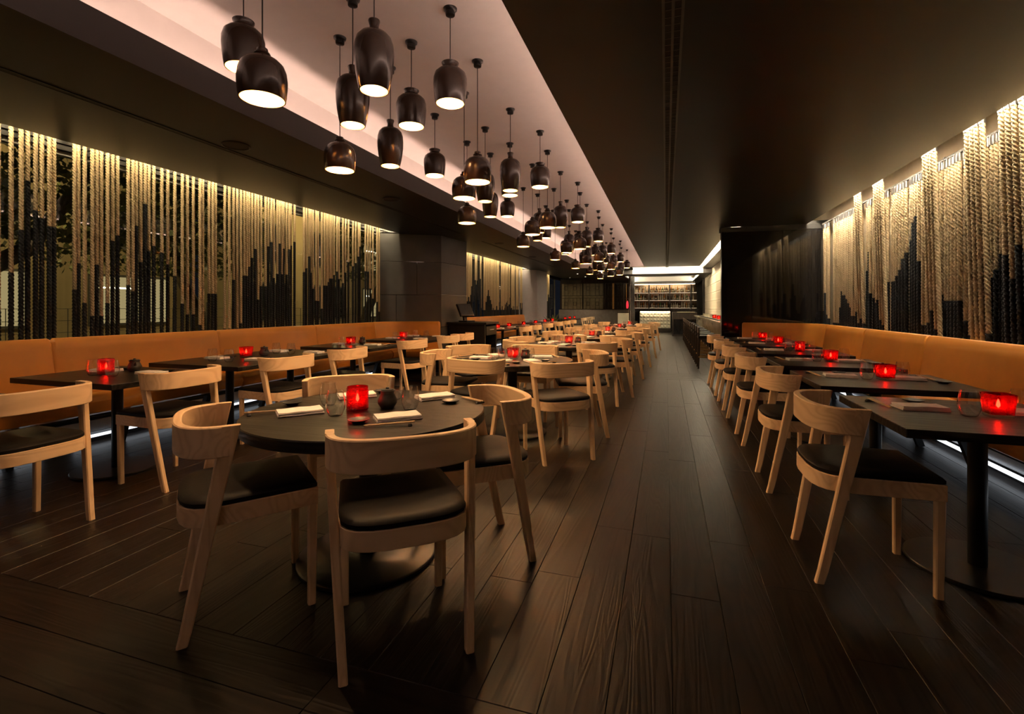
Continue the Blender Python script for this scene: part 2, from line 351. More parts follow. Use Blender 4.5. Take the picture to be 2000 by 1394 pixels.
def tree(label, x, y, lean, h, seed):
    r = random.Random(seed); t = tag(link('street_tree', None, None, (x, y, -.05)), label, 'tree', 'street trees outside the window')
    link('trunk', G().tube([(0,0,0), (lean*.3,.5*lean,h*.35), (lean*.8,1.6*lean,h*.6), (lean,2.4*lean,h)], [.17,.14,.1,.05], 10).mesh('trunk', BARK, True), t)
    g = G()
    for i in range(3200):
        a = r.uniform(0, 2*pi); rr = 1.7*math.sqrt(r.random()); p = Vector((lean+rr*cos(a), 2*lean+rr*sin(a)*1.3, h*.62+r.uniform(0, 1.9)))
        u = Vector((r.gauss(0,1), r.gauss(0,1), r.gauss(0,1))).normalized()*.06; v = u.cross(Vector((r.gauss(0,1), r.gauss(0,1), r.gauss(0,1)))).normalized()*.04
        o = len(g.v); g.v += [tuple(p-u), tuple(p+v), tuple(p+u), tuple(p-v)]; g.f.append((o, o+1, o+2, o+3))
    link('foliage', g.mesh('foliage', LEAF), t, kind='stuff')
tree('leaning street tree outside the near end of the left window', -8.2, 2.4, .9, 3.3, 1)
tree('street tree outside near the middle of the left window', -10.2, 8.6, -.3, 3.2, 2)
tree('street tree outside beside the stone pillar', -8.8, 12.5, .4, 3.4, 4)
f_ = tag(link('site_fence', None, None, (-7.0, 1.5, -.05)), 'low wire mesh fence standing on the pavement outside the window', 'fence')
for i in range(6): link('post', G().tube([(0, i*2.2, 0), (0, i*2.2, 1.35)], .025, 8).mesh('post', GREYMETAL, True), f_)
g = G()
for i in range(75): g.bar((0, i*.147, .1), (0, i*.147, 1.25), .006, .006)
for j in range(9): g.bar((0, 0, .1+j*.144), (0, 11, .1+j*.144), .006, .006)
link('wire_mesh', g.mesh('wire_mesh', GREYMETAL), f_, kind='stuff')
for i, (x, y) in enumerate(((-12.6, 4.6), (-12.2, 15.0))):
    sl = inst([('pole', G().tube([(0,0,0), (0,0,5), (.5,0,5.3)], [.06,.045,.03], 8).mesh('pole', GREYMETAL, True)), ('lamp_head', G().box(.4, .9, -.12, .12, 5.25, 5.36, .02).mesh('lamp_head', GREYMETAL))],
              'street_lamp', ('steel street lamp outside the near left window', 'steel street lamp outside beyond the stone pillar')[i], 'lamp', (x, y, -.05))
    point_light('street_lamp_light', (.65, 0, 5.15), 210, (1, .68, .3), .12, sl)

# ------------------------------------------------------------------ ropes
rope_cache = {}
def rope_mesh(L, R, mat, nm):
    k = (round(L, 2), R, mat.name)
    if k not in rope_cache:
        n = 9; pitch = R*4.6; step = pitch*40/360; m = max(2, int(L/step)); g = G()
        rad = [1.02, .92, .58]*3; rings = []
        for i in range(m+1):
            z = -L*i/m; a0 = radians(40)*i
            rings.append([(R*rad[j]*cos(a0+2*pi*j/n), R*rad[j]*sin(a0+2*pi*j/n), z) for j in range(n)])
        rope_cache[k] = g.loft(rings).mesh(nm, mat, False)
        for p in rope_cache[k].polygons: p.use_smooth = len(p.vertices) == 4
    return rope_cache[k]
CAP = G().lathe([(.014, 0), (.022, -.004), (.022, -.075), (.014, -.078)], 12).mesh('end_cap', STEEL, True)
def rope(x, y, top, split, bottom, label, group, R=.0175, cap=False, lean=0.):
    q = lambda v: max(.12, round(v/.06)*.06)
    a = q(top-split); b = q((top-a)-bottom)
    t = tag(link('hanging_rope', None, None, (x, y, top)), label, 'rope', group)
    t.rotation_euler = (0, lean, random.uniform(0, 6.28) if not lean else 0)
    link('natural_length', rope_mesh(a, R, ROPE, 'natural_length'), t)
    d = link('charcoal_length', rope_mesh(b, R*1.12, ROPED, 'charcoal_length'), t, (0, 0, -a))
    if cap: link('end_cap', CAP, t, (0, 0, .01))
LROPES = "2.52:1.51 2.58:1.83 2.63:2.25 2.68:2.04 2.72:1.97 2.77:1.90 2.81:1.90 2.97:1.39 3.00:1.64 3.04:1.23 3.10:1.17 3.14:1.60 3.18:1.16 3.23:1.24 3.28:1.83 3.33:1.93 3.42:1.42 3.46:1.41 3.50:2.05 3.55:1.66 3.59:2.28 3.63:1.77 3.68:1.83 3.76:1.80 3.83:1.66 3.90:1.57 3.98:1.23 4.05:1.14 4.12:1.13 4.19:1.00 4.24:0.97 4.32:1.41 4.36:1.41 4.41:1.41 4.53:0.97 4.58:0.95 4.65:1.53 4.70:0.97 4.75:1.04 4.80:1.60 4.85:1.61 4.89:1.75 4.94:1.88 4.99:1.96 5.03:1.29 5.09:1.47 5.16:1.52 5.21:2.06 5.25:2.12 5.30:1.60 5.36:1.68 5.39:2.08 5.44:1.69 5.48:2.05 5.53:1.66 5.57:2.04 5.62:2.09 5.68:2.14 5.87:1.74 5.92:1.79 5.97:1.97 6.02:1.71 6.07:1.50 6.13:1.30 6.18:1.32 6.25:1.21 6.31:1.53 6.36:1.58 6.41:1.60 6.46:1.67 6.51:1.69 6.56:1.76 6.61:1.79 6.66:1.70 6.76:1.64 6.85:1.80 6.93:1.99 7.04:1.91 7.11:1.96 7.19:2.11 7.25:2.28 7.39:1.87 7.47:1.85 7.56:1.56 7.64:1.39 7.75:1.29 7.84:1.14"
prs = [tuple(map(float, p.split(':'))) for p in LROPES.split()]
prs = [(.95+.07*k+(.12 if k > 8 else 0), 1.2+.45*abs(sin(k*.8))) for k in range(18)] + [(2.38, 1.3), (2.44, 1.2)] + prs
for i, (y, s) in enumerate(prs):
    rope(-5.1+random.uniform(-.012, .012), y, ZC+.17, s, .70, '%s rope from the slate pillar in the left window, pale over charcoal' % nth(len(prs)-i), 'ropes in the large left window')
rng = random.Random(11); y = 10.0; ys = []
while y < 17.25:
    if rng.random() < .10: y += .16
    ys.append(y); y += rng.uniform(.068, .088)
lvl = 1.6
for i, y in enumerate(ys):
    lvl += rng.choice((-.22, -.12, .1, .2)); lvl = min(2.3, max(1.15, lvl)) if rng.random() < .9 else 1.2
    rope(-5.1+rng.uniform(-.012, .012), y, ZC+.17, lvl, .70, '%s rope from the slate pillar in the smaller window beyond it' % nth(i+1), 'ropes in the second left window', R=.019)
for i in range(14):
    y = 19.4+i*.17+rng.uniform(-.03, .03)
    rope(-5.1, y, ZC+.17, 1.3+.5*abs(sin(i*.9)), .70, '%s rope beyond the mauve pillar in the farthest left window' % nth(i+1), 'ropes in the farthest left window', R=.022)
RROPES = "9.30:1.19 9.22:1.46 9.15:1.1 9.07:1.05 8.78:0.97 8.68:0.98 8.57:0.98 8.48:1.2 8.41:1.44 8.34:1.40 8.28:1.37 8.21:1.33 8.15:1.31 8.09:1.2 8.03:1.11 7.95:1.08 7.88:1.08 7.82:1.15 7.76:1.20 7.65:1.47 7.48:1.68 7.41:1.93 7.35:1.38 7.25:1.32 7.19:1.26 7.13:1.20 7.01:1.82 6.92:1.66 6.85:1.55 6.73:1.52 6.65:1.52 6.60:1.59 6.52:1.66 6.45:1.74 6.38:1.82 6.26:1.96 6.21:2.13 6.15:2.18 6.09:1.73 6.02:1.03 5.94:1.02 5.86:1.30 5.79:1.50 5.73:1.42 5.67:1.34 5.61:1.30 5.55:1.26 5.49:1.27 5.42:1.28 5.36:1.29 5.28:1.11 5.19:0.99 5.10:0.99 5.02:1.47 4.97:1.47 4.91:1.48 4.86:1.50 4.81:1.65 4.76:1.65 4.71:1.47 4.66:1.55 4.55:1.70 4.50:1.95 4.45:1.95 4.40:2.05 4.34:2.1 4.28:1.9 4.22:1.7 4.16:1.5 4.10:1.4"
rr = [tuple(map(float, p.split(':'))) for p in RROPES.split()]
for i, (y, s) in enumerate(rr):
    rope(2.52+random.uniform(-.008, .008), y, 2.60, s, .72, '%s rope from the black lacquer partition in the right rear rope row' % nth(i+1), 'rear row of ropes on the right wall', R=.021, cap=True)
fr = [7.52, 7.44, 7.36, 6.90, 6.83, 6.76, 6.69, 5.72, 5.66, 5.59, 5.53, 5.02, 4.955, 4.89, 4.81, 4.58, 4.51, 4.44, 4.36]
fs = [1.02, 1.1, 1.0, 1.3, 1.1, 1.0, .95, 1.05, 1.2, 1.0, .92, .92, .95, .92, 1.0, 1.62, 1.45, 1.65, 1.62]
for i, (y, s) in enumerate(zip(fr, fs)):
    rope(2.40, y, ZC+.10, s, .80, '%s slanting rope from the partition in the right front rope row' % nth(i+1), 'front row of slanting ropes on the right wall', R=.0215, cap=True, lean=-math.atan(.045/1.75))
single('rope_rail', G().box(2.375, 2.425, 3.0, 9.36, ZC+.112, ZC+.125).box(2.39, 2.41, 3.0, 9.36, ZC+.125, ZC+.221).mesh('rope_rail', STEEL), 'long brushed steel rail along the ceiling edge above the right ropes', 'rail')
single('rope_track', G().box(2.505, 2.535, 3.9, 9.36, 2.609, 2.63).mesh('rope_track', GREYMETAL), 'thin dark track holding the rear row of ropes on the right wall', 'track')
for y_ in (4.2, 5.6, 7.0, 8.4): link('bracket', G().box(2.505, XR, y_, y_+.02, 2.62, 2.64).mesh('bracket', GREYMETAL), bpy.data.objects['rope_track'])

# ------------------------------------------------------------------ banquettes
BACK_S = [(0,.40),(0,.90),(.012,.935),(.04,.955),(.07,.95),(.09,.92),(.10,.86),(.155,.50),(.16,.40)]
SEAT_S = [(.11,.30),(.11,.45),(.20,.462),(.36,.462),(.43,.452),(.465,.42),(.472,.37),(.455,.325),(.42,.305),(.30,.30)]
def sweep(sec, path, side, inset=.014):
    n = len(path); rings = []; cu = sum(u for u, z in sec)/len(sec); cz = sum(z for u, z in sec)/len(sec)
    P = [Vector(p) for p in path]
    ext = [P[0]]+P+[P[-1]]
    d0 = (P[1]-P[0]).normalized(); d1 = (P[-1]-P[-2]).normalized()
    pts = [P[0], P[0]+d0*.02]+P[1:-1]+[P[-1]-d1*.02, P[-1]]
    for i, p in enumerate(pts):
        t = (pts[min(i+1, len(pts)-1)]-pts[max(i-1, 0)]).normalized(); nr = Vector((t.y, -t.x))*side
        k = inset if i in (0, len(pts)-1) else 0
        rings.append([(p.x+nr.x*(u+(k if u < cu else -k)), p.y+nr.y*(u+(k if u < cu else -k)), z+(k if z < cz else -k)) for u, z in sec])
    return G().loft(rings)
def bench(label, path, side, group, x0):
    t = tag(link('banquette_section', None), label, 'bench', group)
    link('backrest', sweep(BACK_S, path, side).mesh('backrest', TAN, True), t)
    link('seat', sweep(SEAT_S, path, side).mesh('seat', TAN, True), t)
    link('seat_base', sweep([(.02,.285),(.02,.298),(.40,.298),(.40,.285)], path, side, 0).mesh('seat_base', IRON), t)
    link('plinth', sweep([(.0,0),(.0,.30),(.10,.30),(.10,0)], path, side, 0).mesh('plinth', DARKPANEL), t)
    P = [Vector(p) for p in path]; a = P[0]; b = P[-1]
    if len(path) == 2:
        dirv = (b-a).normalized(); nr = Vector((dirv.y, -dirv.x))*side
        for k in (.25, .75):
            p = a+(b-a)*k
            link('leg', G().bar((p.x+nr.x*.40, p.y+nr.y*.40, .29), (p.x+nr.x*.30, p.y+nr.y*.30, 0), .05, .05).mesh('leg', IRON), t)
        link('reflector', sweep([(.105,.10),(.105,.20),(.125,.20),(.125,.10)], path, side, 0).mesh('reflector', STEEL), t)
        q0 = a+dirv*.12; q1 = b-dirv*.12
        link('light_strip', sweep([(.14,.055),(.14,.075),(.165,.075),(.165,.055)], [q0[:], q1[:]], side, 0).mesh('light_strip', LEDB), t)
    return t
lx = -5.06; lb = [1.13, 2.73, 4.33, 5.98, 7.50]
lnames = ['nearest tan leather banquette section at the left edge below the ropes', 'second tan banquette section from the left edge below the left ropes', 'third tan banquette section from the left edge below the left ropes', 'fourth tan banquette section, last straight one before the slate pillar']
for i in range(4): bench(lnames[i], [(lx, lb[i]), (lx, lb[i+1])], 1, 'tan banquette along the left window', lx)
arc = [(lx, 7.50), (lx, 7.62), (lx+.05, 7.84), (lx+.17, 8.02), (lx+.36, 8.15), (lx+.62, 8.24), (lx+.98, 8.33)]
bench('curved tan banquette end section in front of the slate pillar', arc, 1, 'tan banquette along the left window', lx)
for i, (a, b) in enumerate(((10.4, 12.6), (12.6, 14.9), (14.9, 17.1))):
    bench(('tan banquette section just beyond the till station', 'middle tan banquette section under the smaller rope window', 'tan banquette section ending at the mauve pillar')[i], [(lx, a), (lx, b)], 1, 'tan banquette along the second window', lx)
rx = 2.43; rb = [2.25, 3.90, 5.55, 7.03, 8.55]
rnames = ['nearest tan leather banquette section at the right edge', 'second tan banquette section from the right edge', 'third tan banquette section from the right edge', 'fourth tan banquette section from the right edge, beside the corner']
for i in range(4): bench(rnames[i], [(rx, rb[i]), (rx, rb[i+1])], -1, 'tan banquette along the right wall', rx)
arc = [(rx, 8.55), (rx, 8.72), (rx-.05, 8.96), (rx-.17, 9.16), (rx-.34, 9.28), (rx-.56, 9.33), (rx-1.16, 9.34)]
bench('curved tan banquette corner section against the black partition', arc, -1, 'tan banquette along the right wall', rx)

# ------------------------------------------------------------------ chairs
def octo(cx, cy, z, sx, sy, c=.005):
    a = sx/2; b = sy/2
    return [(cx-a+c,cy-b,z),(cx+a-c,cy-b,z),(cx+a,cy-b+c,z),(cx+a,cy+b-c,z),(cx+a-c,cy+b,z),(cx-a+c,cy+b,z),(cx-a,cy+b-c,z),(cx-a,cy-b+c,z)]
def seat_outline(k):
    """seat plan: straight front and sides, bowed rear; k insets it"""
    pts = [(-.215+k, .236-k), (.215-k, .236-k)]
    pts += [(.226-k, -.06)]
    n = 11
    for i in range(n+1):
        a = pi*i/n; e = 2/3.2
        x = (.226-k)*math.copysign(abs(cos(a))**e, cos(a)); y = -.09-(.158-k)*abs(sin(a))**e
        pts.append((x, y))
    pts += [(-.226+k, -.06)]
    return pts
ch_seat = G().loft([[(x, y, z) for x, y in seat_outline(k)] for k, z in ((.010,.480),(.003,.486),(.003,.499),(.012,.509),(.045,.515),(.11,.518))]).mesh('cushion', LEATHER, True)
ch_frame = G().loft([[(x, y, z) for x, y in seat_outline(k)] for k, z in ((.002,.412),(0,.414),(0,.479),(.002,.481))]).mesh('seat_frame', ASH_H, True)
def rail():
    n = 26; a = .253; b = .165; e = 2/2.8; th = .0155; rings = []; P = []
    for i in range(n+1):
        t = pi*i/n; P.append(Vector((a*math.copysign(abs(cos(t))**e, cos(t)), -.082-b*abs(sin(t))**e)))
    for i, p in enumerate(P):
        t = (P[min(i+1, n)]-P[max(i-1, 0)]).normalized(); nr = Vector((t.y, -t.x))
        sec = [(-th+.004,.672),(th-.004,.672),(th,.676),(th,.781),(th-.004,.785),(-th+.004,.785),(-th,.781),(-th,.676)]
        rings.append([(p.x+nr.x*u, p.y+nr.y*u, z) for u, z in sec])
    return G().loft(rings).mesh('backrest', ASH_H, True)
ch_back = rail()
def rear_leg(s):
    return G().loft([octo(s*.212, -.228, 0, .030, .036), octo(s*.215, -.216, .05, .030, .038), octo(s*.238, -.142, .44, .031, .048), octo(s*.249, -.100, .66, .031, .056), octo(s*.253, -.078, .7846, .0312, .064)]).mesh('rear_leg', ASH_V, True)
def front_leg(s):
    return G().loft([octo(s*.194, .214, 0, .030, .030), octo(s*.1975, .2175, .480, .034, .036)]).mesh('front_leg', ASH_V, True)
ch_stud = None
CHAIR = [('seat_frame', ch_frame, [('cushion', ch_seat)]), ('backrest', ch_back), ('rear_leg', rear_leg(-1)), ('rear_leg', rear_leg(1)), ('front_leg', front_leg(-1)), ('front_leg', front_leg(1))]
def chair(x, y, fx, fy, label, group):
    """fx, fy: the way the sitter faces"""
    return inst(CHAIR, 'dining_chair', label, 'chair', (x, y, 0), math.atan2(fy, fx)-pi/2, group)

# ------------------------------------------------------------------ tables and table ware
T = .715
def square_table(w, d, cols):
    parts = [('table_top', G().box(-w/2, w/2, -d/2, d/2, T-.038, T, .003).mesh('table_top', TABLE))]
    for cx, cy in cols:
        parts += [('column', G().lathe([(.036,.018),(.036,T-.055)], 20, (cx, cy, 0)).mesh('column', IRON, True)),
                  ('base_plate', G().lathe([(.27,0),(.275,.004),(.275,.013),(.27,.018)], 48, (cx, cy, 0)).mesh('base_plate', IRON, True)),
                  ('mount_plate', G().box(cx-.16, cx+.16, cy-.16, cy+.16, T-.056, T-.039).mesh('mount_plate', IRON))]
    return parts
def round_table(R):
    return [('table_top', G().lathe([(R-.006,T-.05),(R,T-.044),(R,T-.005),(R-.004,T)], 72).mesh('table_top', TABLE, True)),
            ('column', G().lathe([(.045,.02),(.045,T-.07)], 24).mesh('column', IRON, True)),
            ('base_plate', G().lathe([(.325,0),(.33,.005),(.33,.016),(.322,.022)], 56).mesh('base_plate', IRON, True)),
            ('mount_plate', G().box(-.2, .2, -.2, .2, T-.07, T-.051).mesh('mount_plate', IRON))]
GL = G().lathe([(0.001,.0),(.024,.0),(.030,.004),(.040,.028),(.043,.048),(.041,.072),(.034,.108),(.033,.1085)], 24, caps=False).mesh('stemless_glass', GLASS, True)
def napkin_mesh():
    L = .20; w = .115; g = G()
    # three-fold cloth: layers stepped back from the fold
    for z0, z1, a, b in ((0, .010, 0, 0), (.010, .021, .002, .004)):
        n = 8; rings = []
        for i in range(n+1):
            x = -L/2+a+(L-a-b)*i/n; wz = .0012*sin(i*1.3+z0*300)
            rings.append([(x,-w/2+a,z0+.001),(x,-w/2+a-.003,(z0+z1)/2+wz),(x,-w/2+a,z1+wz),(x,w/2-b,z1+wz),(x,w/2-b,z0+.001)])
        g.loft(rings)
    return g.mesh('folded_napkin', NAPKIN, True)
NAP = napkin_mesh()
STK = [('stick', G().loft([octo(-.11+.22*k, .0045+.0015*k, .0115+.000*k, .0001, .005) if False else [(-.105+.21*k, .0018+.003*k+dy, .0125-.0085*(1-k)+dz) for dy, dz in ((0,0),(.005,0),(.005,.005),(0,.005))] for k in (0, 1)]).mesh('stick', STICK)),
       ('stick', G().loft([[(-.105+.21*k, -.0068-.003*k+dy, .0125-.0085*(1-k)+dz) for dy, dz in ((0,0),(.005,0),(.005,.005),(0,.005))] for k in (0, 1)]).mesh('stick', STICK))]
REST = G().loft([octo(0, 0, z, .018*s, .055*s, .004) for z, s in ((0, .9), (.004, 1), (.0115, .8))]).mesh('chopstick_rest', CERAM, True)
DISH = G().lathe([(.001,0),(.026,0),(.028,.004),(.046,.013),(.047,.016),(.044,.0155),(.026,.008),(.001,.007)], 28, caps=False).mesh('sauce_dish', CERAM, True)
def sq_ring(h, z, r=.012):
    out = []
    for cx, cy, a0 in ((h-r,h-r,0),(-h+r,h-r,90),(-h+r,-h+r,180),(h-r,-h+r,270)):
        for k in range(4): a = radians(a0+30*k); out.append((cx+r*cos(a), cy+r*sin(a), z))
    return out
CUP_SQ = G().loft([sq_ring(.038,.012),sq_ring(.044,.085),sq_ring(.0405,.085),sq_ring(.035,.016)], caps=False).add([], []).mesh('red_glass_cup', REDG, True)
CUP_BASE = G().loft([sq_ring(.036,0),sq_ring(.038,.003),sq_ring(.038,.0115),sq_ring(.030,.0118)]).mesh('clear_base', GLASS, True)
prof = []
for i in range(13): prof += [(.0475, .006+i*.0062), (.0452, .0091+i*.0062)]
CUP_RB = G().lathe([(.001,0),(.044,0)]+prof+[(.0445,.0875),(.0425,.0875),(.042,.008),(.001,.006)], 32, caps=False).mesh('ribbed_red_cup', REDG, True)
WAXM = G().lathe([(.024,.013),(.024,.03),(.022,.032),(.002,.031)], 16).mesh('wax', WAX, True)
FLM = G().lathe([(.001,.033),(.006,.041),(.0045,.052),(.001,.064)], 10).mesh('flame', FLAME, True)
def rescale(me, sx, sz):
    for v in me.vertices: v.co.x *= sx; v.co.y *= sx; v.co.z *= sz
for m_, a_, b_ in ((CUP_SQ, 1.15, 1.26), (CUP_BASE, 1.15, 1.26), (CUP_RB, 1.13, 1.32), (WAXM, 1.15, 1.26), (FLM, 1.3, 1.26), (GL, 1.02, 1.08)): rescale(m_, a_, b_)
HOLD_SQ = [('red_glass_cup', CUP_SQ), ('clear_base', CUP_BASE), ('wax', WAXM), ('flame', FLM)]
HOLD_RB = [('ribbed_red_cup', CUP_RB), ('wax', WAXM), ('flame', FLM)]
POT_B = G().lathe([(.001,0),(.026,0),(.030,.004),(.041,.022),(.042,.036),(.034,.056),(.029,.066),(.031,.076),(.034,.080),(.030,.080),(.001,.074)], 24, caps=False).mesh('pot_body', CERAMB, True)
POT_L = G().lathe([(.029,.078),(.026,.084),(.008,.086),(.007,.092),(.001,.094)], 20).mesh('lid', CERAM, True)
POT_S = G().tube([(.036,0,.05),(.047,0,.062),(.052,0,.072)], [.009,.006,.005], 8).mesh('spout', CERAMB, True)
for m_ in (POT_B, POT_L, POT_S): rescale(m_, 1.14, 1.12)
POT = [('pot_body', POT_B), ('lid', POT_L), ('spout', POT_S)]
def setting(tc, out, where, dist, full=2, lat=0., gpos=None, seed=0, side=1, dish=(.27, .22)):
    """one place at a table: out = unit direction from table centre to the sitter; lat shifts sideways"""
    r = random.Random(seed); o = Vector(out).normalized(); s = Vector((-o.y, o.x)); c = Vector(tc)+s*lat; a = math.atan2(o.y, o.x)
    q = s*side; p = c+o*(dist-.25)+q*.08
    single('napkin', NAP, 'folded white napkin at '+where, 'napkin', (p.x, p.y, T), a+r.uniform(-.12, .12), 'folded napkins on the tables')
    g = c+o*(dist-.40)+q*(-.10)
    if gpos: g = Vector(gpos)
    single('drinking_glass', GL, 'clear stemless glass at '+where, 'glass', (g.x, g.y, T), 0, 'stemless glasses on the tables')
    if full >= 1:
        d = c+o*(dist-dish[0])+q*dish[1]
        single('sauce_dish', DISH, 'small black sauce dish at '+where, 'dish', (d.x, d.y, T), 0, 'sauce dishes on the tables')
    if full >= 2:
        k = c+o*(dist-.105)+q*.15
        tz = math.atan2(q.y, q.x)+r.uniform(-.2, .2)
        inst(STK, 'chopsticks', 'pair of pale wooden chopsticks at '+where, 'chopsticks', (k.x, k.y, T), tz, 'chopsticks on the tables')
        rv = Vector((cos(tz), sin(tz)))*.085
        single('chopstick_rest', REST, 'small black chopstick rest at '+where, 'chopstick rest', (k.x+rv.x, k.y+rv.y, T), tz, 'chopstick rests on the tables')
def candle(x, y, label, ribbed=False, rz=0., power=P_CANDLE):
    h = inst(HOLD_RB if ribbed else HOLD_SQ, 'candle_holder', label, 'candle holder', (x, y, T), rz, 'red candle holders on the tables')
    point_light('candle_light', (0, 0, .055), power, (1, .42, .12), .008, h)
def pot(x, y, label, rz=0.): inst(POT, 'soy_pot', label, 'pot', (x, y, T), rz, 'soy pots on the tables')

# right row
RT = [2.82, 3.98, 5.12, 6.25, 7.36, 8.45]; RCH = [2.67, 3.76, 4.89, 6.01, 7.01, 8.15]
TR = square_table(.92, .82, [(-.02, 0)])
ORD = ['nearest', 'second', 'third', 'fourth', 'fifth', 'farthest']
for i in range(6):
    w = ORD[i]+' right row table'
    inst(TR, 'square_table', '%s square black table beside the right banquette' % ORD[i], 'table', (1.41, RT[i], 0), 0, 'square tables along the right banquette')
    chair(.875, RCH[i], 1, 0, '%s ash chair at the right row of square tables' % ORD[i], 'chairs along the right row')
    cy = (2.81, 4.015, 5.198, 6.286, 7.408, 8.528)[i]
    setting((1.41, RT[i]), (-1, 0), w+', aisle side', .46, 2 if i < 5 else 0, seed=i, gpos=(1.345, cy-.02), side=-1, dish=(.30, .27))
    setting((1.41, RT[i]), (1, 0), w+', banquette side', .44, 2 if i < 3 else (1 if i < 5 else 0), seed=20+i, gpos=(1.60, cy+.10), side=1, dish=(.10, -.06))
    candle(1.462, cy, 'red glass candle holder on %s' % w, ribbed=(i == 3), rz=.1*i)
    if i: pot(1.50, cy+.15, 'charcoal soy pot on %s' % w, .6)
# left row
LTAB = [(1.42, .75, 'nearest'), (2.58, .75, 'second'), (3.96, 1.56, 'third'), (5.47, .76, 'fourth'), (7.10, 1.3, 'farthest')]
for i, (y, d, o_) in enumerate(LTAB):
    two = d > 1; w = o_+' left row table'
    inst(square_table(1.04, d, [(0, -d/4), (0, d/4)] if two else [(0, 0)]), 'square_table', '%s black table beside the left banquette%s' % (o_, ', a long one' if two else ''), 'table', (-3.96, y, 0), 0, 'tables along the left banquette')
    for j, yy in enumerate(((y-d/4, y+d/4) if two else (y,))):
        ww = w+((', near half' if j == 0 else ', far half') if two else '')
        setting((-3.96, yy), (1, 0), ww+', aisle side', .50, 2 if i < 4 else 1, seed=40+i*2+j)
        setting((-3.96, yy), (-1, 0), ww+', banquette side', .50, 2 if i < 3 else 1, side=-1, dish=(.28, .22), seed=60+i*2+j)
    if i:
        cy = (0, 2.558, 3.844, 5.55, 6.923)[i]; candle(-4.05, cy, 'red glass candle holder on %s' % w, ribbed=(i == 1)); 
        if i < 4: pot(-3.98, cy+.16, 'charcoal soy pot on %s' % w, -.5)
for i, (y, n_) in enumerate(((1.70, 'cut by the left edge'), (2.56, 'second from the left edge'), (3.56, 'third from the left edge'), (4.42, 'fourth from the left edge'), (5.82, 'fifth from the left edge'), (6.92, 'sixth from the left edge'), (7.52, 'nearest the till station'))):
    chair(-3.38, y, -1, (0, 0, .06, -.03, .10, 0, .02)[i], 'ash chair facing the left banquette, '+n_, 'chairs along the left row')

# round tables down the middle
RT1 = round_table(.57); RT2 = round_table(.585)
MID = [(-1.40, 2.06, RT1, 'front'), (-1.43, 4.50, RT2, 'second'), (-1.28, 6.60, RT2, 'third'), (-1.22, 8.35, RT2, 'fourth'), (-1.15, 10.1, RT2, 'fifth'), (-1.08, 12.0, RT2, 'sixth'), (-1.0, 14.2, RT2, 'farthest')]
MCH = {
 0: [(-.975, 1.64, -.62, .785, 'back to the camera'), (-1.68, 1.605, .63, .78, 'left side'), (-.925, 2.27, -.739, -.62, 'aisle side'), (-1.80, 2.46, .62, -.785, 'far side')],
 1: [(-.865, 3.935, -.62, .785, 'near aisle side'), (-.80, 4.72, -.95, -.3, 'far aisle side'), (-1.53, 3.94, .2, .98, 'near side'), (-2.04, 4.36, .98, .12, 'left side'), (-2.06, 5.02, .78, -.62, 'far left side'), (-1.42, 5.22, .0, -1, 'far side')],
}
for i in range(2, 7):
    cx, cy = MID[i][:2]
    MCH[i] = [(cx+.40, cy-.50, -.62, .785, 'near side'), (cx+.56, cy+.24, -.92, -.38, 'aisle side'), (cx-.62, cy+.20, .95, -.3, 'far left side')]
    if i < 5: MCH[i].append((cx-.14, cy+.72, .12, -1, 'far side'))
    if i == 2: MCH[i].append((cx-.52, cy-.42, .75, .65, 'left side'))
